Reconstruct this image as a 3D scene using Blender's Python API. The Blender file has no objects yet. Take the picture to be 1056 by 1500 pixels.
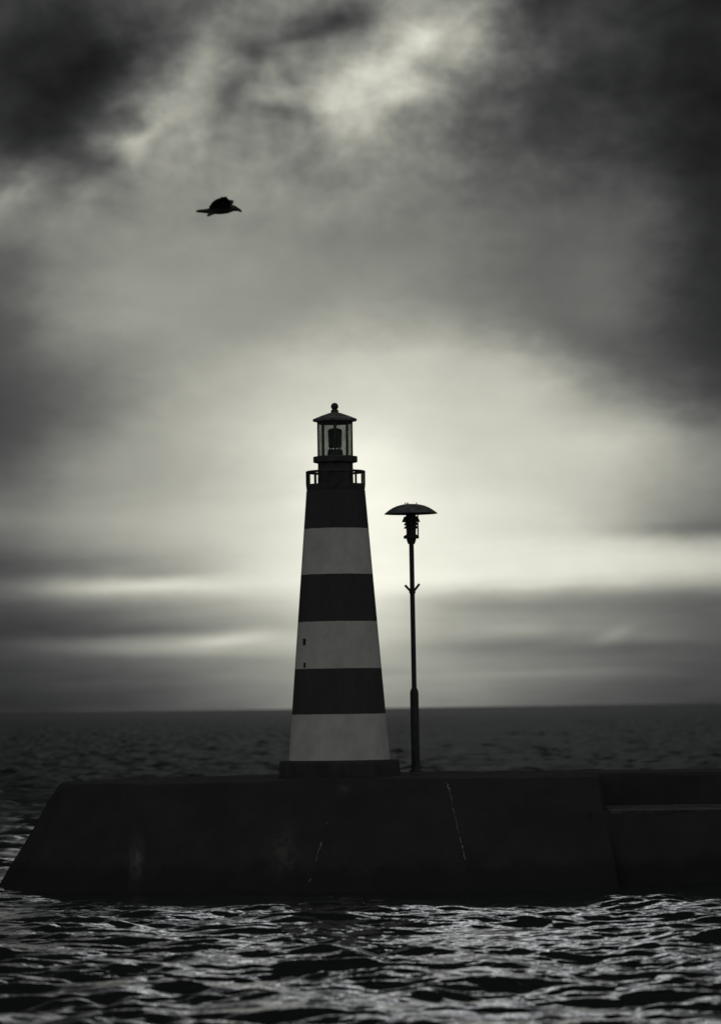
import bpy, bmesh, math, random
import numpy as np
from mathutils import Vector, Matrix, Euler

random.seed(7)
R = math.radians
PI = math.pi
scene = bpy.context.scene
col = scene.collection

# ------------------------------------------------------------------ camera
F = 5625.0            # focal length in pixels of the 1056 x 1500 photograph
CAM_H = 3.15
PITCH = math.atan(287.0 / F)
ROLL = R(-0.80)
cam_data = bpy.data.cameras.new('camera')
cam_data.sensor_fit = 'VERTICAL'
cam_data.sensor_height = 36.0
cam_data.lens = 36.0 * F / 1500.0
cam_data.clip_start = 0.5
cam_data.clip_end = 60000
cam_data.dof.use_dof = True
cam_data.dof.focus_distance = 72.0
cam_data.dof.aperture_fstop = 1.5
cam_data.dof.aperture_blades = 0
cam = bpy.data.objects.new('camera', cam_data)
col.objects.link(cam)
CAM_M = Matrix.Rotation(PI / 2 + PITCH, 3, 'X') @ Matrix.Rotation(ROLL, 3, 'Z')
cam.location = (0, 0, CAM_H)
cam.rotation_euler = CAM_M.to_euler()
scene.camera = cam


def at(px, py, Y):
    """world point seen at a photograph pixel, at distance Y"""
    d = CAM_M @ Vector(((px - 528) / F, (750 - py) / F, -1.0))
    return Vector((0, 0, CAM_H)) + d * (Y / d.y)


# ------------------------------------------------------------------ helpers
def tag(o, label=None, cat=None, group=None, kind=None):
    if label: o['label'] = label
    if cat: o['category'] = cat
    if group: o['group'] = group
    if kind: o['kind'] = kind
    return o


def empty(name, loc):
    o = bpy.data.objects.new(name, None)
    o.empty_display_size = 0.3
    o.location = loc
    col.objects.link(o)
    return o


def build(name, bm, mats, parent=None, smooth=True, angle=35):
    bmesh.ops.recalc_face_normals(bm, faces=bm.faces)
    me = bpy.data.meshes.new(name)
    bm.to_mesh(me)
    bm.free()
    if not isinstance(mats, (list, tuple)): mats = [mats]
    for m in mats: me.materials.append(m)
    if smooth:
        me.shade_smooth()
        me.set_sharp_from_angle(angle=R(angle))
    o = bpy.data.objects.new(name, me)
    col.objects.link(o)
    if parent: o.parent = parent
    return o


def lathe(bm, prof, n=48, cx=0, cy=0, ph=0.0, mat=0):
    """closed solid of revolution from (radius, z) pairs, bottom to top"""
    rings = []
    for r, z in prof:
        rings.append([bm.verts.new((cx + r * math.cos(ph + 2 * PI * i / n), cy + r * math.sin(ph + 2 * PI * i / n), z)) for i in range(n)])
    for a, b in zip(rings, rings[1:]):
        for i in range(n):
            f = bm.faces.new((a[i], a[(i + 1) % n], b[(i + 1) % n], b[i]))
            f.material_index = mat
    bm.faces.new(rings[0][::-1])
    bm.faces.new(rings[-1])
    return rings


def ring_tube(bm, R0, z, r, n=64, m=8):
    """torus (a bent bar)"""
    vs = []
    for i in range(n):
        a = 2 * PI * i / n
        vs.append([bm.verts.new(((R0 + r * math.cos(2 * PI * j / m)) * math.cos(a), (R0 + r * math.cos(2 * PI * j / m)) * math.sin(a), z + r * math.sin(2 * PI * j / m))) for j in range(m)])
    for i in range(n):
        for j in range(m):
            bm.faces.new((vs[i][j], vs[(i + 1) % n][j], vs[(i + 1) % n][(j + 1) % m], vs[i][(j + 1) % m]))


def bar(bm, p, q, r0, r1=None, n=10):
    p, q = Vector(p), Vector(q)
    r1 = r0 if r1 is None else r1
    d = (q - p).normalized()
    u = d.orthogonal().normalized()
    v = d.cross(u)
    A = [bm.verts.new(p + (u * math.cos(2 * PI * i / n) + v * math.sin(2 * PI * i / n)) * r0) for i in range(n)]
    B = [bm.verts.new(q + (u * math.cos(2 * PI * i / n) + v * math.sin(2 * PI * i / n)) * r1) for i in range(n)]
    for i in range(n):
        bm.faces.new((A[i], A[(i + 1) % n], B[(i + 1) % n], B[i]))
    bm.faces.new(A[::-1]); bm.faces.new(B)


def box(bm, c, s, rotz=0.0):
    m = Matrix.Translation(c) @ Matrix.Rotation(rotz, 4, 'Z') @ Matrix.Diagonal((s[0], s[1], s[2], 1))
    bmesh.ops.create_cube(bm, size=1.0, matrix=m)


# ------------------------------------------------------------------ materials
class N:
    """tiny node-building helper"""
    def __init__(self, tree):
        self.t = tree
        self.n = tree.nodes
        self.l = tree.links

    def add(self, typ, **kw):
        nd = self.n.new(typ)
        for k, v in kw.items():
            setattr(nd, k, v)
        return nd

    def put(self, sock, val):
        if isinstance(val, bpy.types.NodeSocket):
            self.l.new(val, sock)
        else:
            sock.default_value = val

    def math(self, op, a, b=0.0, c=0.0, clamp=False):
        nd = self.add('ShaderNodeMath', operation=op, use_clamp=clamp)
        self.put(nd.inputs[0], a)
        if len(nd.inputs) > 1: self.put(nd.inputs[1], b)
        if len(nd.inputs) > 2: self.put(nd.inputs[2], c)
        return nd.outputs[0]

    def mapr(self, v, a, b, c, d, smooth=False):
        nd = self.add('ShaderNodeMapRange')
        nd.clamp = True
        if smooth: nd.interpolation_type = 'SMOOTHSTEP'
        for i, x in enumerate((v, a, b, c, d)):
            self.put(nd.inputs[i], x)
        return nd.outputs[0]

    def noise(self, vec, scale, detail=4, rough=0.55, dist=0.0):
        nd = self.add('ShaderNodeTexNoise')
        if vec is not None: self.l.new(vec, nd.inputs['Vector'])
        nd.inputs['Scale'].default_value = scale
        nd.inputs['Detail'].default_value = detail
        nd.inputs['Roughness'].default_value = rough
        nd.inputs['Distortion'].default_value = dist
        return nd.outputs['Fac']

    def mix(self, fac, a, b, typ='MIX'):
        nd = self.add('ShaderNodeMix', data_type='RGBA', blend_type=typ)
        self.put(nd.inputs['Factor'], fac)
        self.put(nd.inputs[6], a)
        self.put(nd.inputs[7], b)
        return nd.outputs[2]

    def scaled(self, vec, s, loc=(0, 0, 0)):
        nd = self.add('ShaderNodeMapping')
        self.l.new(vec, nd.inputs['Vector'])
        nd.inputs['Scale'].default_value = s
        nd.inputs['Location'].default_value = loc
        return nd.outputs[0]


def material(name):
    m = bpy.data.materials.new(name)
    m.use_nodes = True
    nt = m.node_tree
    b = nt.nodes['Principled BSDF']
    return m, N(nt), b


def rgba(g, tint=(1.0, 1.0, 1.0)):
    return (g * tint[0], g * tint[1], g * tint[2], 1)


COOL = (0.97, 1.0, 1.05)


def weathered(name, lo, hi, scale, rough=0.7, bump=0.15, bscale=None, spec=0.3, streak=0.0):
    m, k, b = material(name)
    tc = k.add('ShaderNodeTexCoord').outputs['Object']
    n1 = k.noise(tc, scale, 6, 0.6)
    n2 = k.noise(k.scaled(tc, (1, 1, 0.12)), scale * 2.4, 4, 0.6)
    f = k.math('MULTIPLY_ADD', n2, streak, k.math('MULTIPLY', n1, 1 - streak))
    f = k.mapr(f, 0.3, 0.7, 0, 1, True)
    c = k.mix(f, rgba(lo, COOL), rgba(hi, COOL))
    k.put(b.inputs['Base Color'], c)
    b.inputs['Roughness'].default_value = rough
    b.inputs['Specular IOR Level'].default_value = spec
    if bump:
        bp = k.add('ShaderNodeBump')
        bp.inputs['Strength'].default_value = bump
        bp.inputs['Distance'].default_value = 0.02
        k.put(bp.inputs['Height'], k.noise(tc, bscale or scale * 6, 6, 0.65))
        k.l.new(bp.outputs[0], b.inputs['Normal'])
    return m


M_iron = weathered('dark_painted_iron', 0.055, 0.10, 6, 0.6, 0.1, 40)
M_roof = weathered('roof_metal', 0.10, 0.32, 4, 0.5, 0.15, 20, 0.45, 0.6)
M_post = weathered('lamp_metal', 0.04, 0.075, 5, 0.55, 0.1, 30)
M_shade = weathered('shade_metal', 0.08, 0.30, 7, 0.45, 0.12, 18, 0.5, 0.3)
M_lens = weathered('lens_housing', 0.035, 0.06, 8, 0.5, 0.05)
M_concrete = weathered('wet_dark_concrete', 0.046, 0.064, 1.1, 0.85, 0.35, 9, 0.08, 0.45)
# tide mark below, two lime stains on the front, on top of the weathering
k = N(M_concrete.node_tree); b = k.n['Principled BSDF']
tc = k.add('ShaderNodeTexCoord').outputs['Object']
sp_ = k.add('ShaderNodeSeparateXYZ'); k.l.new(tc, sp_.inputs[0])
old = b.inputs['Base Color'].links[0].from_socket
zz = k.math('MULTIPLY_ADD', k.noise(k.scaled(tc, (1, 1, .4)), 1.8, 5, .65), .9, sp_.outputs[2])
weed = k.mapr(zz, .75, 1.05, 1, 0, True)
cl_ = k.mix(k.math('MULTIPLY', weed, .45), old, rgba(.016, (.95, 1.05, .95)))
for sx_, szz, w_, h_, g_ in ((-3.98, .55, .10, .28, .10), (-1.42, .72, .22, .36, .07), (-.35, 1.75, .10, .10, .06)):
    dx_ = k.math('DIVIDE', k.math('SUBTRACT', sp_.outputs[0], sx_), w_)
    dz_ = k.math('DIVIDE', k.math('SUBTRACT', sp_.outputs[2], szz), h_)
    r_ = k.math('ADD', k.math('MULTIPLY', dx_, dx_), k.math('MULTIPLY', dz_, dz_))
    f_ = k.math('MULTIPLY', k.math('EXPONENT', k.math('MULTIPLY', r_, -1.0)), k.mapr(k.noise(k.scaled(tc, (3, 3, .8)), 3, 4), .35, .6, .2, 1))
    cl_ = k.mix(f_, cl_, rgba(g_ * 1.7))
k.put(b.inputs['Base Color'], cl_)
M_walk = weathered('walkway_concrete', 0.07, 0.17, 2.6, 0.8, 0.3, 9, 0.12)
M_pale = weathered('chipped_pale_concrete', 0.16, 0.42, 9, 0.8, 0.3, 40)
M_plinth = weathered('plinth_concrete', 0.055, 0.095, 2.2, 0.8, 0.4, 14, 0.1, 0.3)
M_bird = weathered('dark_feathers', 0.05, 0.10, 14, 0.75, 0.1, 60)
M_beak = weathered('dark_beak', 0.03, 0.05, 20, 0.5, 0.0)
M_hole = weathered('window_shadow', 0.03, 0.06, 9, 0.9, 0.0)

# tinted salt-dusted lantern glass
M_glass, k, b = material('lantern_glass')
tc = k.add('ShaderNodeTexCoord').outputs['Object']
tr = k.add('ShaderNodeBsdfTransparent')
tr.inputs['Color'].default_value = (0.69, 0.71, 0.70, 1)
gl = k.add('ShaderNodeBsdfGlossy')
gl.inputs['Roughness'].default_value = 0.08
di = k.add('ShaderNodeBsdfDiffuse')
di.inputs['Color'].default_value = (0.35, 0.36, 0.36, 1)
m1 = k.add('ShaderNodeMixShader')
k.put(m1.inputs[0], k.mapr(k.noise(tc, 5, 5), 0.35, 0.7, 0.04, 0.22))
k.l.new(tr.outputs[0], m1.inputs[1]); k.l.new(di.outputs[0], m1.inputs[2])
lw_ = k.add('ShaderNodeLayerWeight'); lw_.inputs[0].default_value = .5
fr_fac = k.math('MULTIPLY', k.math('POWER', lw_.outputs['Facing'], 4.0), .5)
m2 = k.add('ShaderNodeMixShader')
k.put(m2.inputs[0], fr_fac)
k.l.new(m1.outputs[0], m2.inputs[1]); k.l.new(gl.outputs[0], m2.inputs[2])
k.l.new(m2.outputs[0], k.n['Material Output'].inputs['Surface'])
k.n.remove(b)

# ------------------------------------------------------------------ lighthouse
LY = 72.0
PXM = F / LY                                   # photograph pixels per metre at the lighthouse
base = at(497.5, 1136, LY)
BX, BZ = base.x, base.z


def lz(py): return at(495, py, LY).z - BZ       # height above the plinth's foot
def pr(px): return px / PXM


lh = empty('lighthouse', (BX, LY, BZ))
tag(lh, 'small dark and white banded lighthouse with lantern room on the breakwater', 'lighthouse')

bands = [lz(y) for y in (1113, 1046, 979.5, 911, 842, 775)]
M_shaft, k, b = material('banded_shaft_paint')
tc = k.add('ShaderNodeTexCoord').outputs['Object']
sep = k.add('ShaderNodeSeparateXYZ'); k.l.new(tc, sep.inputs[0])
wob = k.math('MULTIPLY_ADD', k.noise(tc, 9, 3), 0.012, -0.006)
z = k.math('ADD', sep.outputs[2], wob)
# white where (edge0<z<edge1) etc.
w = None
for a, c in ((bands[0], bands[1]), (bands[2], bands[3]), (bands[4], bands[5])):
    t = k.math('MULTIPLY', k.mapr(z, a - .004, a + .004, 0, 1) if a != bands[0] else 1.0, k.mapr(z, c - .004, c + .004, 1, 0))
    w = t if w is None else k.math('ADD', w, t)
grime = k.mapr(k.noise(k.scaled(tc, (1, 1, .18)), 3.0, 6, .65), .3, .75, 0, 1)
blot = k.mapr(k.noise(tc, 2.2, 7, .68), .45, .75, 0, 1)
white = k.mix(grime, rgba(.90, (1, 1, .99)), rgba(.76, (1, 1, .99)))
white = k.mix(k.math('MULTIPLY', blot, .45), white, rgba(.42))
dark = k.mix(grime, rgba(.070, COOL), rgba(.10, COOL))
k.put(b.inputs['Base Color'], k.mix(w, dark, white))
b.inputs['Roughness'].default_value = .72
b.inputs['Specular IOR Level'].default_value = .2
bp = k.add('ShaderNodeBump'); bp.inputs['Strength'].default_value = .25; bp.inputs['Distance'].default_value = .01
k.put(bp.inputs['Height'], k.noise(tc, 30, 6, .7)); k.l.new(bp.outputs[0], b.inputs['Normal'])

bm = bmesh.new()
lathe(bm, [(pr(88.5), -0.02), (pr(88.0), lz(1120)), (pr(87.2), lz(1115.2)), (pr(86.2), lz(1113.6)), (pr(60), lz(1112.5))], 64)
build('plinth', bm, M_plinth, lh)

zt = lz(719)
prof = []
ns = 24
for i in range(ns + 1):
    t = i / ns
    prof.append((pr(73.8 + (43.0 - 73.8) * t), lz(1113.5) + (zt - lz(1113.5)) * t))
bm = bmesh.new()
lathe(bm, prof, 96)
shaft = build('shaft', bm, M_shaft, lh)


def shaft_r(zz):
    t = (zz - lz(1113.5)) / (zt - lz(1113.5))
    return pr(73.8 + (43.0 - 73.8) * t)


# two slit windows near the left edge of the middle pale band
for py, hh in ((939.5, 8.0), (973.5, 5.5)):
    zz = lz(py)
    rr = shaft_r(zz)
    xo = pr(447.6 - (495.6))
    a = math.asin(max(-1, min(1, xo / rr)))
    bm = bmesh.new()
    mtx = Matrix.Translation((rr * math.sin(a), -rr * math.cos(a), zz)) @ Matrix.Rotation(a, 4, 'Z')
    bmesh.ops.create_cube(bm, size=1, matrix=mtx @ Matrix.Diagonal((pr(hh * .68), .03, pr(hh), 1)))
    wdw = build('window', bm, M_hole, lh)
    bm = bmesh.new()
    bmesh.ops.create_cube(bm, size=1, matrix=mtx @ Matrix.Translation((0, 0, -pr(hh / 2 + .5))) @ Matrix.Diagonal((pr(hh * .76), .040, pr(1.0), 1)))
    build('sill', bm, M_plinth, wdw)

# gallery
bm = bmesh.new()
zd0, zd1 = lz(720.5), lz(709.5)
lathe(bm, [(pr(41.8), zd0 - .01), (pr(42.2), zd0), (pr(43.0), (zd0 + zd1) / 2), (pr(43.4), zd1 - .015), (pr(43.4), zd1)], 64)
gal = build('gallery', bm, M_iron, lh)
zr = lz(691.5)
for i in range(16):
    a = 2 * PI * i / 16
    bm = bmesh.new()
    x, y = pr(42.0) * math.cos(a), pr(42.0) * math.sin(a)
    bar(bm, (x, y, zd1 - .01), (x, y, zr), 0.020, n=8)
    build('baluster', bm, M_iron, gal)
bm = bmesh.new()
ring_tube(bm, pr(42.0), zr, .023, 64, 8)
build('handrail', bm, M_iron, gal)

# watch room below the lantern, lantern sill, lantern
bm = bmesh.new()
lathe(bm, [(pr(26.2), zd1 - .02), (pr(25.8), lz(690)), (pr(25.6), lz(677))], 48)
wr = build('watch_room', bm, M_iron, lh)
# low door of the watch room, on the seaward (camera) side
bm = bmesh.new()
lathe(bm, [(pr(25.8), lz(679)), (pr(32.0), lz(677.5)), (pr(32.4), lz(676.5)), (pr(32.4), lz(669.5)), (pr(31.6), lz(668.5)), (pr(25), lz(668))], 8, ph=0)
sill = build('lantern_sill', bm, M_iron, lh, smooth=False)

zl0, zl1 = lz(668.5), lz(619.5)
lant = None
bm = bmesh.new()
lathe(bm, [(pr(26.0), zl1 - pr(1.5)), (pr(26.2), zl1 + pr(1.5)), (pr(26.6), lz(615))], 8)
lant = build('lantern_head', bm, M_iron, lh, smooth=False)
OR = pr(24.8)
for i in range(8):
    a = 2 * PI * i / 8
    bm = bmesh.new()
    box(bm, (OR * math.cos(a), OR * math.sin(a), (zl0 + zl1) / 2), (pr(2.4), pr(2.7), zl1 - zl0 + .01), a)
    build('mullion', bm, M_iron, lh, smooth=False)
    a0, a1 = a, a + 2 * PI / 8
    p0 = Vector((OR * math.cos(a0), OR * math.sin(a0), 0)); p1 = Vector((OR * math.cos(a1), OR * math.sin(a1), 0))
    mid = (p0 + p1) / 2
    bm = bmesh.new()
    box(bm, (mid.x, mid.y, (zl0 + zl1) / 2), (.006, (p1 - p0).length - pr(2.4), zl1 - zl0), (a0 + a1) / 2)
    build('glass_pane', bm, M_glass, lh, smooth=False)

# lamp apparatus inside
bm = bmesh.new()
zg = lz(657.0)
lathe(bm, [(pr(11.5), zl0 - .02), (pr(11.3), lz(664)), (pr(10.6), lz(659.2)), (pr(9.6), lz(658.6))], 32)
ped = build('lens_pedestal', bm, M_lens, lh)
for i in range(5):
    a = 2 * PI * i / 5 + .35
    bm = bmesh.new()
    bar(bm, (pr(8) * math.cos(a), pr(8) * math.sin(a), lz(659)), (pr(8) * math.cos(a), pr(8) * math.sin(a), lz(655.2)), pr(1.0), n=8)
    build('lens_foot', bm, M_lens, ped)
bm = bmesh.new()
lathe(bm, [(pr(8.8), lz(655.6)), (pr(9.6), lz(654.6)), (pr(9.8), lz(645)), (pr(10.3), lz(634)), (pr(10.3), lz(631)), (pr(9.4), lz(629)), (pr(5), lz(627.6)), (pr(2.2), lz(627)), (pr(2.0), lz(620)), (pr(2.4), lz(618))], 32)
build('lens', bm, M_lens, lh)

# roof
bm = bmesh.new()
lathe(bm, [(pr(26.6), lz(617.5)), (pr(31.6), lz(617.5)), (pr(32.0), lz(616.6)), (pr(32.6), lz(614.2)), (pr(31.4), lz(613.4)), (pr(19.5), lz(608.6)), (pr(7.5), lz(604.6)), (pr(6.0), lz(604.2))], 8)
roof = build('roof', bm, M_roof, lh, smooth=False)
bm = bmesh.new()
lathe(bm, [(pr(5.6), lz(606)), (pr(5.6), lz(601.2)), (pr(4.9), lz(600.5)), (pr(3.2), lz(599.6))], 24)
build('roof_vent', bm, M_iron, roof)
bm = bmesh.new()
bmesh.ops.create_uvsphere(bm, u_segments=24, v_segments=16, radius=pr(5.5), matrix=Matrix.Translation((0, 0, lz(595.4))))
build('ball_finial', bm, M_iron, roof)

# ------------------------------------------------------------------ street lamp
SY = 72.9
SP = F / SY
sb = at(608.8, 1129.5, SY)
def sz(py): return at(605, py, SY).z - sb.z
def sr(px): return px / SP


lamp = empty('street_lamp', (sb.x, SY, sb.z))
lamp.rotation_euler = (0, R(-.25), 0)
tag(lamp, 'tall slim street lamp with wide domed shade right of the lighthouse', 'street lamp')
bm = bmesh.new()
lathe(bm, [(sr(9.5), -.02), (sr(9.2), sr(1.2)), (sr(6.5), sr(2.0)), (sr(6.3), sr(6)), (sr(6.2), sz(1015)), (sr(5.4), sz(1011)), (sr(3.8), sz(1008)), (sr(3.6), sz(1004)), (sr(3.5), sz(794))], 24)
post = build('post', bm, M_post, lamp)
bm = bmesh.new()
box(bm, (sr(.2), -sr(6.25), sz(1085)), (sr(5.5), sr(1.2), sr(26)))
build('access_door', bm, M_post, post)
for s, ex, ey in ((-1, -10.6, 857), (1, 10.6, 855.5)):
    bm = bmesh.new()
    bar(bm, (s * sr(2), 0, sz(866.5)), (sr(ex), 0, sz(ey)), sr(1.75), n=12)
    build('bracket_arm', bm, M_post, lamp)
bm = bmesh.new()
lathe(bm, [(sr(4.4), sz(869.5)), (sr(4.6), sz(868.5)), (sr(4.6), sz(864)), (sr(4.4), sz(863))], 20)
build('bracket_collar', bm, M_post, lamp)
# lamp head: socket, flange, lamp body, stacked louvres
bm = bmesh.new()
lathe(bm, [(sr(4.6), sz(797)), (sr(5.6), sz(795.5)), (sr(5.8), sz(794)), (sr(6.9), sz(791.5)), (sr(7.0), sz(789)), (sr(11.0), sz(788.8)), (sr(11.4), sz(788)), (sr(11.2), sz(785)), (sr(8.5), sz(783.6)), (sr(8), sz(783))], 28)
build('lamp_socket', bm, M_post, lamp)
bm = bmesh.new()
lathe(bm, [(sr(6.9), sz(784)), (sr(7.1), sz(778)), (sr(7.6), sz(772)), (sr(7.6), sz(756)), (sr(5.8), sz(751)), (sr(5.4), sz(745))], 28)
build('lamp_body', bm, M_post, lamp)
for y0, y1, r0, r1 in ((764.5, 756.5, 13.4, 10.0), (769.2, 765.2, 10.7, 8.4), (774, 770.2, 10.9, 8.0)):
    bm = bmesh.new()
    lathe(bm, [(sr(r0 - 1.2), sz(y0)), (sr(r0), sz(y0)), (sr(r0 - .2), sz(y0 - .8)), (sr(r1), sz(y1)), (sr(r1 - 1.0), sz(y1))], 32)
    build('louvre', bm, M_post, lamp)
rods = (R(-8), R(112), R(232))
for a in rods:
    x, y = sr(10.0) * math.cos(a), sr(10.0) * math.sin(a)
    bm = bmesh.new()
    bar(bm, (x, y, sz(786)), (x, y, sz(742)), sr(1.05), n=8)
    build('rod', bm, M_post, lamp)
bm = bmesh.new()
lower = [(39.0, 752.7), (39.2, 752.3), (37, 750.6), (33, 747.6), (27, 743.8), (20, 740.8), (12, 738.9), (5, 738.2), (.6, 738.1)]
under = [(.6, 739.6), (5, 739.7), (12, 740.5), (20, 742.4), (27, 745.4), (33, 749.2), (37, 751.8)]
pts = [(sr(a), sz(y)) for a, y in under] + [(sr(a), sz(y)) for a, y in lower]
lathe(bm, pts, 64)
shade = build('lamp_shade', bm, M_shade, lamp, angle=50)
for a in rods + (R(200),):
    x, y = sr(8.6) * math.cos(a), sr(8.6) * math.sin(a)
    bm = bmesh.new()
    bar(bm, (x, y, sz(739.5)), (x, y, sz(736.2)), sr(.9), sr(.6), n=8)
    build('bolt', bm, M_post, shade)

# ------------------------------------------------------------------ breakwater
bwc = at(490, 1138, 70.0)
bw = empty('breakwater', (0, 72, 0))
tag(bw, 'long dark concrete breakwater with sloping faceted head carrying the lighthouse', 'breakwater')
TOPZ = BZ - .002


def P(px, Y, z): return ((px - 528) * Y / F, Y - 72.0, z)


# faceted head: top ring (photo pixel, distance, height), foot ring further out under the water
ring_t = [(86, 71.4, TOPZ - .03), (112, 69.4, TOPZ - .03), (215, 68.2, TOPZ - .04), (492, 67.55, TOPZ - .02), (648, 67.5, TOPZ - .01), (800, 67.5, TOPZ - .01), (868, 67.6, TOPZ), (880, 74.9, TOPZ), (600, 75.0, TOPZ), (400, 74.6, TOPZ - .005), (200, 73.4, TOPZ - .01)]
ring_b = [(-34, 70.4, -.55), (-14, 67.6, -.55), (150, 66.4, -.55), (425, 65.3, -.55), (694, 65.2, -.55), (836, 65.4, -.55), (905, 65.7, -.55), (920, 78.0, -.55), (600, 78.0, -.55), (330, 77.0, -.55), (120, 75.5, -.55)]


def bumpy(bm, amt, seed, axis_free=(1, 1, 1)):
    from mathutils import noise
    for v in bm.verts:
        n = noise.noise_vector(v.co * 1.3 + Vector((seed, 0, 0))) * amt + noise.noise_vector(v.co * 4.1 + Vector((0, seed, 0))) * amt * .5
        v.co += Vector((n.x * axis_free[0], n.y * axis_free[1], n.z * axis_free[2]))


bm = bmesh.new()
vt = [bm.verts.new(P(*p)) for p in ring_t]
vb = [bm.verts.new(P(*p)) for p in ring_b]
n = len(vt)
bm.faces.new(vt)
for i in range(n):
    bm.faces.new((vb[i], vb[(i + 1) % n], vt[(i + 1) % n], vt[i]))
bm.faces.new(vb[::-1])
bmesh.ops.recalc_face_normals(bm, faces=bm.faces)
edges = [e for e in bm.edges if all(v.co.z > -.5 for v in e.verts)]
bmesh.ops.bevel(bm, geom=edges, offset=.09, segments=2, profile=.5, affect='EDGES')
bmesh.ops.triangulate(bm, faces=[f for f in bm.faces if len(f.verts) > 4])
for _ in range(5):
    long = [e for e in bm.edges if e.calc_length() > .35]
    if not long: break
    bmesh.ops.subdivide_edges(bm, edges=long, cuts=1)
    bmesh.ops.triangulate(bm, faces=[f for f in bm.faces if len(f.verts) > 4])
bumpy(bm, .04, 3.0, (1, 1, .6))
head = build('head', bm, M_concrete, bw, angle=40)


def slab(name, x0, x1, y0, y1, z0, z1, mat, dx=.35, batter=0.0, seed=1.0, parent=None, amt=.02):
    """long block (world x, distance), battered front, slightly uneven"""
    bm = bmesh.new()
    nx = max(2, int((x1 - x0) / dx))
    prof = [(y0 - batter, z0), (y0 - batter * .5, (z0 + z1) / 2), (y0, z1 - .06), (y0 + .05, z1), ((y0 + y1) / 2, z1), (y1 - .05, z1), (y1, z1 - .05), (y1, z0)]
    rows = []
    for i in range(nx + 1):
        x = x0 + (x1 - x0) * i / nx
        rows.append([bm.verts.new((x, yy - 72, zz)) for yy, zz in prof])
    for a, c in zip(rows, rows[1:]):
        for j in range(len(prof)):
            j2 = (j + 1) % len(prof)
            bm.faces.new((a[j], c[j], c[j2], a[j2]))
    bm.faces.new(rows[0]); bm.faces.new(rows[-1][::-1])
    bumpy(bm, amt, seed, (1, 1, .6))
    return build(name, bm, mat, parent or bw, angle=40)


# mole running off to the right: raised wall at the back, lower quay walk in front
xr = (880 - 528) * 70 / F
WZ = at(960, 1187, 67.0).z
slab('quay', xr - .45, 30, 67.0, 71.4, -.6, WZ - .012, M_concrete, batter=.55, seed=9, amt=.012)
slab('raised_wall', xr - .5, 30, 70.25, 74.0, -.6, TOPZ + .004, M_concrete, batter=.05, seed=21)
bm = bmesh.new()
nx = 60
pv = []
for i in range(nx + 1):
    x = xr - .1 + (30 - xr) * i / nx
    pv.append([bm.verts.new((x, -5.0 + .02 * math.sin(i * 2.1), WZ)), bm.verts.new((x, -1.74, WZ + .012)), bm.verts.new((x, -1.74, WZ - .06)), bm.verts.new((x, -4.98, WZ - .06))])
for a, c in zip(pv, pv[1:]):
    for j in range(4):
        bm.faces.new((a[j], a[(j + 1) % 4], c[(j + 1) % 4], c[j]))
bm.faces.new(pv[0]); bm.faces.new(pv[-1][::-1])
build('walkway', bm, M_walk, bw)

# pale chipped arrises on the head's two front corners
def arris(i, segs, seed):
    rnd = random.Random(seed)
    a = Vector(P(*ring_t[i])); c = Vector(P(*ring_b[i]))
    for t0, t1, w in segs:
        bm = bmesh.new()
        m = 8
        prev = None
        for q in range(m + 1):
            t = t0 + (t1 - t0) * q / m
            p = a.lerp(c, t) + Vector((rnd.uniform(-.012, .012), -.02, rnd.uniform(-.01, .01)))
            ww = w * (.35 + .65 * math.sin(PI * q / m)) * rnd.uniform(.6, 1.2)
            ringv = [bm.verts.new(p + Vector((ww * math.cos(g), ww * .7 * math.sin(g), ww * .3 * math.sin(g)))) for g in (0, PI / 3, 2 * PI / 3, PI, 4 * PI / 3, 5 * PI / 3)]
            if prev:
                for j in range(6):
                    bm.faces.new((prev[j], prev[(j + 1) % 6], ringv[(j + 1) % 6], ringv[j]))
            else:
                bm.faces.new(ringv[::-1])
            prev = ringv
        bm.faces.new(prev)
        tag(build('chipped_corner', bm, M_pale, bw, angle=60), 'pale chipped edge of the dark concrete head')


arris(4, [(.02, .09, .014), (.095, .19, .006), (.20, .25, .013), (.26, .38, .006), (.40, .455, .009), (.46, .49, .016), (.50, .56, .012)], 4)
arris(3, [(.28, .30, .012), (.42, .50, .015), (.52, .56, .006), (.67, .70, .015)], 9)

# ------------------------------------------------------------------ seabird
BD = 55.0
BP = F / BD
bc = at(322, 306, BD)
bird = empty('seabird', bc)
tag(bird, 'dark seabird flying to the right with raised wings high in the clouds', 'bird')


def bz(zx, zy):
    """zoom pixel (of the 9.6x crop) to local metres"""
    return ((270 + zx / 9.6 - 322) / BP, -(270 + zy / 9.6 - 306) / BP)


bm = bmesh.new()
# body rings along x: (zoom x, centre zoom y, half height zoom, half width factor)
spine = [(168, 374, 15, 1.2), (215, 373, 22, 1.8), (270, 374, 27, 1.7), (330, 374, 35, 1.3), (390, 367, 52, 1.0), (460, 356, 66, .95), (540, 352, 70, .95), (610, 350, 62, .95), (660, 345, 50, .9), (700, 337, 44, .8), (735, 346, 36, .8), (760, 358, 25, .7)]
prev = None
for sx, sy, hh, wf in spine:
    x, zc = bz(sx, sy)
    h = hh / 9.6 / BP
    rg = [bm.verts.new((x, h * wf * math.cos(g), zc + h * math.sin(g))) for g in [2 * PI * i / 16 for i in range(16)]]
    if prev:
        for j in range(16): bm.faces.new((prev[j], prev[(j + 1) % 16], rg[(j + 1) % 16], rg[j]))
    else: bm.faces.new(rg[::-1])
    prev = rg
bm.faces.new(prev)


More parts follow.
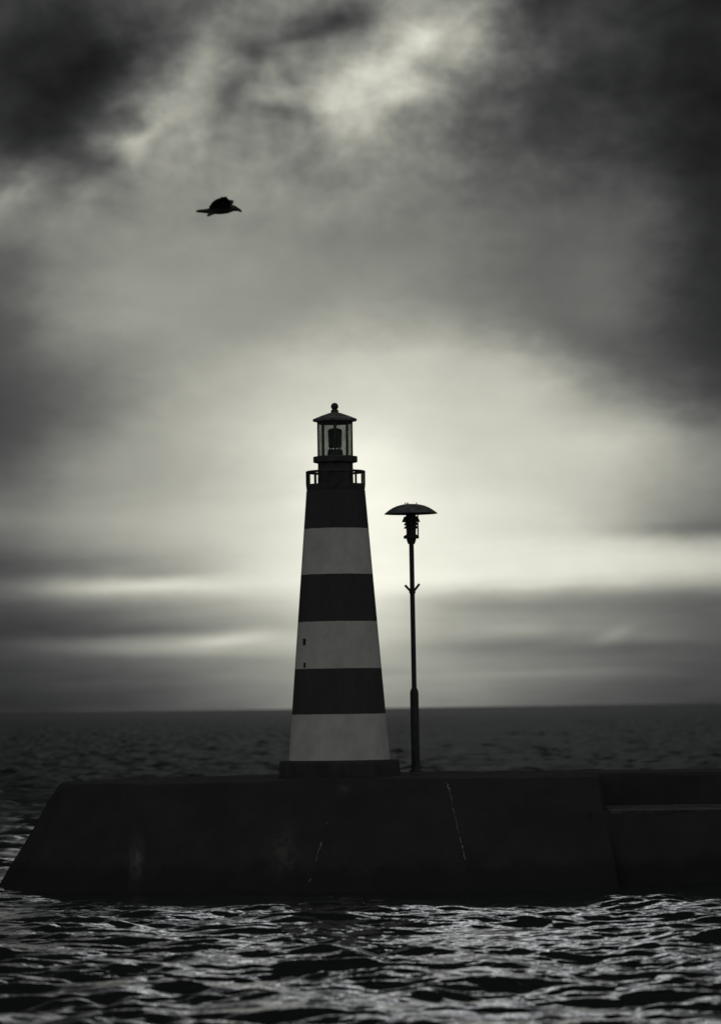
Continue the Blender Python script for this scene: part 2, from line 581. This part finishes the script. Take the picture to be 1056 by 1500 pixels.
def wing(bm, side, secs):
    """lofted aerofoil; sections: (y out, leading zoom x, trailing zoom x, z zoom y, thickness m)"""
    prev = None
    for yo, lx, tx, zy, th in secs:
        xl, zl_ = bz(lx, zy)
        xt, _ = bz(tx, zy)
        pts = []
        for i in range(12):
            g = 2 * PI * i / 12
            c_ = (1 + math.cos(g)) / 2
            xx = xt + (xl - xt) * c_
            zz = zl_ + th * math.sin(g) * (.35 + .65 * c_) - .012 * (1 - c_)
            pts.append(bm.verts.new((xx, side * yo, zz)))
        if prev:
            for j in range(12): bm.faces.new((prev[j], prev[(j + 1) % 12], pts[(j + 1) % 12], pts[j]))
        else: bm.faces.new(pts[::-1])
        prev = pts
    bm.faces.new(prev)


# near wing (towards the camera, y negative): rises little, perspective lifts it; far wing raised more
wing(bm, -1, [(.02, 660, 340, 335, .042), (.09, 666, 350, 310, .036), (.20, 666, 376, 290, .030), (.32, 658, 404, 276, .024), (.44, 645, 440, 266, .018), (.54, 628, 484, 260, .014), (.60, 616, 528, 258, .010)])
wing(bm, 1, [(.02, 655, 350, 335, .035), (.09, 664, 365, 302, .030), (.20, 680, 405, 258, .030), (.32, 688, 460, 218, .024), (.42, 688, 530, 190, .018), (.50, 682, 580, 172, .014), (.55, 676, 612, 162, .010)])
# wing finger tips
rnd = random.Random(3)
for sd, xs, zy, yo in ((-1, (548, 580, 604), 261, .60), (1, (635, 662), 165, .55)):
    for q, xx in enumerate(xs):
        x0_, z0_ = bz(xx, zy)
        bar(bm, (x0_ - .02, sd * (yo - .10), z0_ - .004), (x0_ + .012 + .006 * q, sd * (yo + .02 + .012 * q), z0_ + .004), .013, .007, 6)
# spread lower tail feather / trailing feet
xa, za = bz(420, 395); xb, zb = bz(325, 447)
bar(bm, (xa, -.03, za), (xb, -.045, zb), .030, .017, 10)
bar(bm, (xa, .03, za), (xb - .006, .03, zb + .008), .022, .009, 10)
me_ob = build('body', bm, M_bird, bird)
rm = me_ob.modifiers.new('remesh', 'REMESH')
rm.mode = 'VOXEL'; rm.voxel_size = .006
sm = me_ob.modifiers.new('smooth', 'SMOOTH')
sm.iterations = 2; sm.factor = .5
dg = bpy.context.evaluated_depsgraph_get()
dg.update()
newme = bpy.data.meshes.new_from_object(me_ob.evaluated_get(dg))
me_ob.modifiers.clear()
me_ob.data = newme
newme.shade_smooth()
bm = bmesh.new()
p = [bz(745, 352), bz(775, 366), bz(798, 382), bz(806, 396)]
rr = (.026, .022, .016, .008)
for i in range(3):
    bar(bm, (p[i][0], 0, p[i][1]), (p[i + 1][0], 0, p[i + 1][1]), rr[i], rr[i + 1], 10)
build('beak', bm, M_beak, bird)

# ------------------------------------------------------------------ sea (height field from a wind-wave spectrum)
def tile(L, n, lam_p, sigma, wind, seed, lowcut=None, iso=.25, slope_p=4.0):
    rg = np.random.default_rng(seed)
    kx = 2 * np.pi * np.fft.fftfreq(n, L / n)
    KX, KY = np.meshgrid(kx, kx)
    K = np.hypot(KX, KY); K[0, 0] = 1e9
    kp = 2 * np.pi / lam_p
    cosw = (KX * math.cos(wind) + KY * math.sin(wind)) / K
    S = K ** -slope_p * np.exp(-(kp / K) ** 2) * (np.abs(cosw) ** 2 * (1 - iso) + iso * .5)
    if lowcut: S = S * np.exp(-(2 * np.pi / lowcut / K) ** 4)
    S = S * np.exp(-(K * L / n / 2.2) ** 2)
    H = np.sqrt(S) * (rg.normal(size=(n, n)) + 1j * rg.normal(size=(n, n)))
    h = np.fft.ifft2(H)
    sc_ = sigma / h.real.std()
    H = H * sc_
    out = []
    for cut in (0, .35, .8, 1.8, 4.0, 9.0):
        G = H * np.exp(-(K * cut / (2 * np.pi) * .8) ** 2)
        hh = np.fft.ifft2(G).real
        dx = np.fft.ifft2(-1j * G * KX / K).real
        dy = np.fft.ifft2(-1j * G * KY / K).real
        out.append(np.stack([dx, dy, hh], -1).astype(np.float32))
    return out, L, n


def sample(t, lev, X, Y):
    """bilinear lookup, level blended per row"""
    data, L, n = t
    u = (X / L * n); v = (Y / L * n)
    iu = np.floor(u).astype(np.int64); iv = np.floor(v).astype(np.int64)
    fu = (u - iu)[..., None].astype(np.float32); fv = (v - iv)[..., None].astype(np.float32)
    iu %= n; iv %= n
    iu1 = (iu + 1) % n; iv1 = (iv + 1) % n
    res = np.zeros(X.shape + (3,), np.float32)
    for q in range(len(data)):
        w_ = np.clip(1 - np.abs(lev - q), 0, 1)
        rows = np.nonzero(w_ > 0)[0]
        if len(rows) == 0: continue
        s = slice(rows[0], rows[-1] + 1)
        d = data[q]
        a = d[iv[s], iu[s]] * (1 - fu[s]) + d[iv[s], iu1[s]] * fu[s]
        c = d[iv1[s], iu[s]] * (1 - fu[s]) + d[iv1[s], iu1[s]] * fu[s]
        res[s] += (a * (1 - fv[s]) + c * fv[s]) * w_[s][:, None, None].astype(np.float32)
    return res


T1 = tile(40.96, 1024, 1.55, .029, R(-80), 11, iso=.07, slope_p=4.35)
T2 = tile(197.0, 1024, 6.0, .045, R(-100), 5, lowcut=60)
ys = [7.0]
while ys[-1] < 26: ys.append(ys[-1] + .16)
while ys[-1] < 36: ys.append(ys[-1] + .08)
while ys[-1] < 68: ys.append(ys[-1] + .042)
while ys[-1] < 180: ys.append(ys[-1] * 1.0026)
while ys[-1] < 1500: ys.append(ys[-1] * 1.0034)
while ys[-1] < 30000: ys.append(ys[-1] * 1.02)
ys = np.array(ys)
NC = 700
step = np.gradient(ys)
lev = np.interp(np.log(np.maximum(step, .04)), np.log([.06, .25, .6, 1.4, 3.2, 8.0]), [0, .6, 1.0, 1.6, 2.4, 3.4])
U = np.linspace(-1, 1, NC)
X = U[None, :] * (.17 * ys[:, None] + 7.0)
Y = np.repeat(ys[:, None], NC, 1)
c1, s1 = math.cos(R(0)), math.sin(R(0))
D1 = sample(T1, lev, X, Y)
c2, s2 = math.cos(R(17)), math.sin(R(17))
D2 = sample(T2, np.maximum(lev - 1.2, 0), X * c2 - Y * s2 + 31, X * s2 + Y * c2 + 77)
amp = np.interp(ys, [0, 46, 56, 66, 76, 120, 400, 3000, 9000], [1.2, 1.1, .9, .6, .9, 1.6, 2.0, 2.4, .6])[:, None, None].astype(np.float32)   # sheltered near the camera, rougher out at sea
# gusts: patches of rougher and slicker water
gust = sample(T2, np.full(len(ys), 2.0), X * 1.9 + 63, Y * .9 + 11)[..., 2:]
gust = np.clip(1 + .28 * gust / gust.std(), .5, 1.6).astype(np.float32)
D1 = D1 * gust
D = (D1 * np.array([.6, .6, 1], np.float32) + D2 * np.array([.45, .45, 1], np.float32)) * amp
co = np.stack([X + D[..., 0], Y + D[..., 1], D[..., 2]], -1).reshape(-1, 3).astype(np.float32)
nr = len(ys)
idx = np.arange(nr * NC).reshape(nr, NC)
quads = np.stack([idx[:-1, :-1], idx[:-1, 1:], idx[1:, 1:], idx[1:, :-1]], -1).reshape(-1, 4)
# calm outer sheet of the same sea, just below the waves, out to the horizon on every side
nv = len(co)
ext = np.array([(-40000, -40000, -.7), (40000, -40000, -.7), (40000, 40000, -.7), (-40000, 40000, -.7)], np.float32)
co = np.concatenate([co, ext])
quads = np.concatenate([quads, np.array([[nv, nv + 1, nv + 2, nv + 3]])]).astype(np.int32)
me = bpy.data.meshes.new('sea')
me.vertices.add(len(co)); me.vertices.foreach_set('co', co.ravel())
me.loops.add(quads.size); me.loops.foreach_set('vertex_index', quads.ravel())
me.polygons.add(len(quads))
me.polygons.foreach_set('loop_start', np.arange(0, quads.size, 4, dtype=np.int32))
me.polygons.foreach_set('loop_total', np.full(len(quads), 4, np.int32))
me.update(calc_edges=True)
me.shade_smooth()
M_sea, k, b = material('sea_water')
tc = k.add('ShaderNodeTexCoord').outputs['Object']
b.inputs['Base Color'].default_value = (.03, .033, .037, 1)
ysep = k.add('ShaderNodeSeparateXYZ'); k.l.new(tc, ysep.inputs[0])
# the lee of the breakwater is slick, the open sea beyond it is wind-roughened
k.put(b.inputs['Roughness'], k.mapr(ysep.outputs[1], 70, 135, .05, .57, True))
b.inputs['IOR'].default_value = 1.333
bp = k.add('ShaderNodeBump'); bp.inputs['Strength'].default_value = .4; bp.inputs['Distance'].default_value = .02
h1 = k.noise(k.scaled(tc, (1.0, 1.5, 1.0)), 5.5, 3, .55)
k.put(bp.inputs['Height'], h1); k.l.new(bp.outputs[0], b.inputs['Normal'])
me.materials.append(M_sea)
sea = bpy.data.objects.new('sea', me); col.objects.link(sea)
tag(sea, 'dark choppy sea with pale glints running out to the horizon', 'sea', kind='structure')

# ------------------------------------------------------------------ sky: overcast evening sky, bright gap low behind the lighthouse
SUN_EL, SUN_AZ = R(3.2), R(-.2)
world = bpy.data.worlds.new('World'); scene.world = world
world.use_nodes = True
k = N(world.node_tree)
bg = k.n['Background']
dirv = k.add('ShaderNodeTexCoord').outputs['Generated']
sep = k.add('ShaderNodeSeparateXYZ'); k.l.new(dirv, sep.inputs[0])
az = k.math('ARCTAN2', sep.outputs[0], sep.outputs[1])          # 0 = straight out to sea, + to the right
el = k.math('ARCSINE', sep.outputs[2])
# cloud coordinates, one unit = 132 / 5625 rad
UX = k.math('MULTIPLY', az, F / 132.0)
UY = k.math('MULTIPLY', el, F / 132.0)
cmb = k.add('ShaderNodeCombineXYZ'); k.put(cmb.inputs[0], UX); k.put(cmb.inputs[1], UY)
cv = cmb.outputs[0]
WARP = .5
wn = k.add('ShaderNodeTexNoise'); k.l.new(k.scaled(cv, (.55, 1.0, 1)), wn.inputs['Vector'])
wn.inputs['Scale'].default_value = .9; wn.inputs['Detail'].default_value = 5; wn.inputs['Roughness'].default_value = .66
ws = k.add('ShaderNodeSeparateXYZ'); k.l.new(wn.outputs['Color'], ws.inputs[0])
# billowing warp grows with height; flat streaks near the horizon
wamp = k.mapr(UY, .3, 5.5, .12, 1.0, True)
du = k.math('MULTIPLY', k.math('SUBTRACT', ws.outputs[0], .5), k.math('MULTIPLY', wamp, 1.5))
dv = k.math('MULTIPLY', k.math('SUBTRACT', ws.outputs[1], .5), k.math('MULTIPLY', wamp, .9))
u = k.math('ADD', k.math('ADD', UX, 4.0), du)
u = k.math('MINIMUM', k.math('MAXIMUM', u, 0.0), 8.0)
v = k.math('ADD', UY, dv)
ub = k.math('ADD', k.math('ADD', UX, 4.0), k.math('MULTIPLY', du, .55))
vb = k.math('ADD', UY, k.math('MULTIPLY', dv, .55))
SKY_ROWS = {          # grey levels of the overcast, lens vignetting put into the outer columns, by height above the horizon, across nine bearings
 0: [60, 62, 90, 105, 125, 135, 70, 50, 35],
 75: [48, 45, 95, 125, 120, 165, 75, 50, 32],
 150: [45, 50, 125, 130, 180, 125, 65, 48, 32],
 225: [60, 75, 145, 125, 140, 115, 75, 55, 30],
 300: [115, 132, 135, 135, 130, 115, 90, 80, 40],
 375: [95, 132, 145, 140, 130, 120, 100, 93, 42],
 450: [85, 140, 150, 144, 146, 130, 105, 96, 45],
 490: [80, 125, 148, 156, 164, 150, 112, 90, 46],
 525: [75, 115, 150, 178, 190, 182, 150, 94, 50],
 560: [70, 106, 156, 190, 204, 192, 178, 118, 56],
 600: [70, 110, 163, 198, 216, 200, 188, 150, 72],
 640: [75, 122, 168, 205, 230, 206, 195, 180, 108],
 675: [82, 136, 166, 210, 244, 213, 200, 180, 125],
 710: [95, 144, 171, 212, 251, 220, 203, 176, 125],
 750: [112, 150, 180, 215, 252, 225, 205, 165, 118],
 780: [104, 146, 182, 218, 252, 226, 206, 170, 112],
 800: [94, 138, 178, 220, 252, 232, 220, 198, 160],
 830: [75, 120, 170, 220, 252, 238, 229, 216, 190],
 855: [90, 160, 192, 218, 248, 224, 210, 190, 160],
 880: [70, 108, 150, 190, 226, 172, 148, 124, 102],
 915: [58, 80, 120, 166, 202, 162, 138, 116, 90],
 940: [70, 108, 152, 182, 196, 146, 124, 112, 82],
 970: [53, 73, 110, 142, 168, 146, 118, 96, 74],
 1000: [50, 72, 100, 130, 152, 138, 110, 88, 70],
 1035: [44, 60, 82, 112, 138, 124, 96, 75, 58],
}
rows_y = list(SKY_ROWS)
G = [SKY_ROWS[q] for q in rows_y]
G = np.array(G, float)
V_TOP = 1037 / 132.0
# pre-sharpen across so the quadratic spline keeps the values
A = np.zeros((9, 9))
for i in range(9):
    for j, w_ in ((i - 1, .125), (i, .75), (i + 1, .125)):
        A[i, min(8, max(0, j))] += w_
GC = np.linalg.solve(A, G.T).T
GC = np.clip(GC, 8, 262)
vf = k.math('DIVIDE', v, V_TOP, clamp=True)
total = None
for c in range(9):
    rp = k.add('ShaderNodeValToRGB')
    rp.color_ramp.interpolation = 'CARDINAL'
    els = rp.color_ramp.elements
    order = list(range(len(rows_y)))[::-1]
    for q, r_ in enumerate(order):
        pos = max(0.0, (1037 - rows_y[r_]) / 1037.0)
        g = GC[r_, c] / 255.0
        e = els[q] if q < 2 else els.new(pos)
        e.position = pos
        e.color = (g, g, g, 1)
    k.put(rp.inputs[0], vf)
    t = k.math('ABSOLUTE', k.math('SUBTRACT', u, float(c)))
    a1 = k.math('MAXIMUM', k.math('SUBTRACT', 1.5, t), 0.0)
    a2 = k.math('MAXIMUM', k.math('SUBTRACT', .5, t), 0.0)
    w_ = k.math('SUBTRACT', k.math('MULTIPLY', k.math('MULTIPLY', a1, a1), .5), k.math('MULTIPLY', k.math('MULTIPLY', a2, a2), 1.5))
    if c == 0: w_ = k.math('ADD', w_, k.math('MULTIPLY', k.math('POWER', k.math('MAXIMUM', k.math('SUBTRACT', .5, u), 0), 2.0), .5))
    if c == 8: w_ = k.math('ADD', w_, k.math('MULTIPLY', k.math('POWER', k.math('MAXIMUM', k.math('SUBTRACT', u, 7.5), 0), 2.0), .5))
    term = k.math('MULTIPLY', rp.outputs[0], w_)
    total = term if total is None else k.math('ADD', total, term)


def blob(cx, cy, rx, ry, ang, amt):
    """soft cloud tuft / opening at a fixed place in the sky (photo pixels give its direction)"""
    ca, sa = math.cos(ang), math.sin(ang)
    x0, y0 = (cx - 528) / 132.0 + 4.0, (1037 - cy) / 132.0
    dx = k.math('SUBTRACT', ub, x0); dy = k.math('SUBTRACT', vb, y0)
    p = k.math('DIVIDE', k.math('ADD', k.math('MULTIPLY', dx, ca), k.math('MULTIPLY', dy, sa)), rx / 132.0)
    q = k.math('DIVIDE', k.math('SUBTRACT', k.math('MULTIPLY', dy, ca), k.math('MULTIPLY', dx, sa)), ry / 132.0)
    r2 = k.math('ADD', k.math('MULTIPLY', p, p), k.math('MULTIPLY', q, q))
    return k.math('MULTIPLY', k.math('EXPONENT', k.math('MULTIPLY', r2, -1.0)), amt)


BLOBS = [
    (26, 276, 42, 19, R(38), .16), (60, 240, 50, 26, R(30), .05), (213, 214, 30, 18, R(35), .17), (240, 190, 30, 14, R(55), .10),
    (160, 208, 24, 11, R(10), .10), (297, 105, 62, 28, R(62), .15), (128, 278, 30, 16, R(20), .06), (295, 196, 16, 9, R(0), .07),
    (392, 74, 40, 22, R(-8), -.19), (352, 130, 46, 20, R(50), -.14), (425, 160, 50, 15, R(-12), -.13), (512, 30, 52, 24, R(4), -.22),
    (460, 55, 34, 9, R(15), -.09), (595, 98, 92, 40, R(28), .19), (640, 62, 40, 18, R(20), .08), (488, 160, 20, 22, R(0), .03), (520, 135, 50, 34, R(35), .03),
    (430, 132, 40, 10, R(0), .08), (632, 112, 22, 16, R(0), -.10), (700, 120, 30, 40, R(0), -.03), (600, 180, 50, 22, R(20), -.06),
    (150, 90, 70, 60, R(0), -.05), (60, 130, 60, 50, R(0), -.03),
    (205, 857, 130, 8, R(.8), .09), (235, 838, 95, 8, R(1.5), -.08), (320, 937, 62, 8, R(4), .10), (200, 922, 150, 8, R(1.5), -.07), (250, 962, 130, 8, R(0), -.05),
    (370, 925, 50, 10, R(2), .05), (895, 936, 26, 9, R(20), .07), (905, 955, 100, 9, R(2), -.07), (720, 950, 90, 8, R(2), -.05), (760, 892, 110, 8, R(0), -.05), (770, 925, 90, 8, R(0), .04),
    (965, 780, 85, 12, R(3), -.08), (820, 862, 180, 6, R(1), .04), (560, 985, 120, 7, R(0), -.04), (760, 990, 140, 6, R(1), .04)]
for bl in BLOBS:
    total = k.math('ADD', total, blob(*bl))
# fine cloud structure
nz1 = k.math('SUBTRACT', k.noise(k.scaled(cv, (.75, 1.0, 1)), 1.7, 6, .54, .2), .5)
nz2 = k.math('SUBTRACT', k.noise(k.scaled(cv, (.16, 1.3, 1), (3, 5, 0)), 1.6, 5, .55, .2), .5)
amp1 = k.mapr(UY, 4.6, 6.9, .06, .46, True)
amp2 = k.mapr(UY, .2, 3.6, .24, .03, True)
total = k.math('ADD', total, k.math('MULTIPLY', nz1, k.math('MULTIPLY', amp1, k.mapr(total, .15, .5, .35, 1.0))))
total = k.math('ADD', total, k.math('MULTIPLY', nz2, amp2))
nz3 = k.math('SUBTRACT', k.noise(k.scaled(cv, (.9, 1.0, 1), (9, 4, 0)), 4.2, 4, .6, .3), .5)
total = k.math('ADD', total, k.math('MULTIPLY', nz3, k.math('MULTIPLY', k.mapr(UY, 5.0, 6.4, .02, .20, True), k.mapr(total, .18, .45, .15, 1.0))))
# above / beside the part of the sky the photograph shows: plain broken overcast
big = k.noise(k.scaled(dirv, (1, 1, 1.6)), 3.2, 5, .55, .3)
REST_LO, REST_HI = .28, .54
rest = k.mapr(big, .3, .7, REST_LO, REST_HI)
# bright spot added in the unseen sky above, to put glints on the sea
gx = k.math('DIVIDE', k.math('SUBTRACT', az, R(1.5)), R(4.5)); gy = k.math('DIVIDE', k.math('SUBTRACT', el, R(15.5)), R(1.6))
glint_glow = k.math('EXPONENT', k.math('MULTIPLY', k.math('ADD', k.math('MULTIPLY', gx, gx), k.math('MULTIPLY', gy, gy)), -1.0))
seaward = k.mapr(k.math('ABSOLUTE', az), .5, 1.6, .27, 1.0, True)        # unseen sky ahead dimmed on purpose to keep the sea's reflections dark
rest = k.math('MULTIPLY', rest, seaward)
away = k.math('MAXIMUM', k.mapr(UY, 7.9, 10.5, 0, 1, True), k.mapr(k.math('ABSOLUTE', UX), 4.5, 14.0, 0, 1, True))
total = k.math('ADD', k.math('MULTIPLY', total, k.math('SUBTRACT', 1.0, away)), k.math('MULTIPLY', rest, away))
total = k.math('MINIMUM', k.math('MAXIMUM', total, .02), .985)
lin = k.math('ADD', k.math('POWER', total, 2.2), k.math('MULTIPLY', k.math('MULTIPLY', glint_glow, k.mapr(k.noise(k.scaled(cv, (.5, .9, 1), (4, 1, 0)), 1.0, 5, .6, .3), .4, .6, .3, 1.1, True)), k.math('MULTIPLY', away, 5.2)))
# silver-print tone: neutral shadows, warm highlights
tr_ = k.add('ShaderNodeValToRGB')
els = tr_.color_ramp.elements
els[0].position = 0; els[0].color = (.96, 1.0, 1.06, 1)
els[1].position = 1; els[1].color = (1.01, 1.0, .87, 1)
e = els.new(.3); e.color = (.98, 1.0, .97, 1)
e = els.new(.58); e.color = (.995, 1.0, .86, 1)
k.put(tr_.inputs[0], total)
cloud = k.mix(1.0, tr_.outputs[0], (1, 1, 1, 1), 'MULTIPLY')
vm = k.add('ShaderNodeVectorMath', operation='SCALE')
k.l.new(cloud, vm.inputs[0]); k.put(vm.inputs['Scale'], lin)
sky = k.add('ShaderNodeTexSky', sky_type='NISHITA')
sky.sun_disc = False
sky.sun_elevation = SUN_EL
sky.sun_rotation = SUN_AZ
bw_ = k.add('ShaderNodeRGBToBW'); k.l.new(sky.outputs[0], bw_.inputs[0])
skyg = k.math('MULTIPLY', bw_.outputs[0], .004)       # what little clear-sky light comes through the overcast
BG = .10
vs_ = k.add('ShaderNodeVectorMath', operation='SCALE'); k.l.new(vm.outputs[0], vs_.inputs[0]); vs_.inputs['Scale'].default_value = 1.0 / BG
va = k.add('ShaderNodeVectorMath', operation='ADD')
k.l.new(vs_.outputs[0], va.inputs[0])
k.l.new(skyg, va.inputs[1])
k.l.new(va.outputs[0], bg.inputs['Color'])
bg.inputs['Strength'].default_value = BG
world.cycles.sampling_method = 'MANUAL'
world.cycles.sample_map_resolution = 2048

# veiled sun behind the lighthouse
sd = bpy.data.lights.new('sun', 'SUN')
sd.energy = .004
sd.angle = R(12)
sd.color = (1.0, .97, .88)
so = bpy.data.objects.new('sun', sd); col.objects.link(so)
so.rotation_euler = Vector((math.sin(SUN_AZ) * math.cos(SUN_EL), math.cos(SUN_AZ) * math.cos(SUN_EL), math.sin(SUN_EL))).to_track_quat('Z', 'Y').to_euler()
so.location = (0, 200, 30)

# ------------------------------------------------------------------ render settings
scene.render.engine = 'CYCLES'
scene.cycles.max_bounces = 6
scene.cycles.use_denoising = True
vs = scene.view_settings
scene.display_settings.display_device = 'sRGB'
vs.view_transform = 'Standard'
vs.look = 'None'
vs.exposure = 0
vs.gamma = 1
vs.use_curve_mapping = False
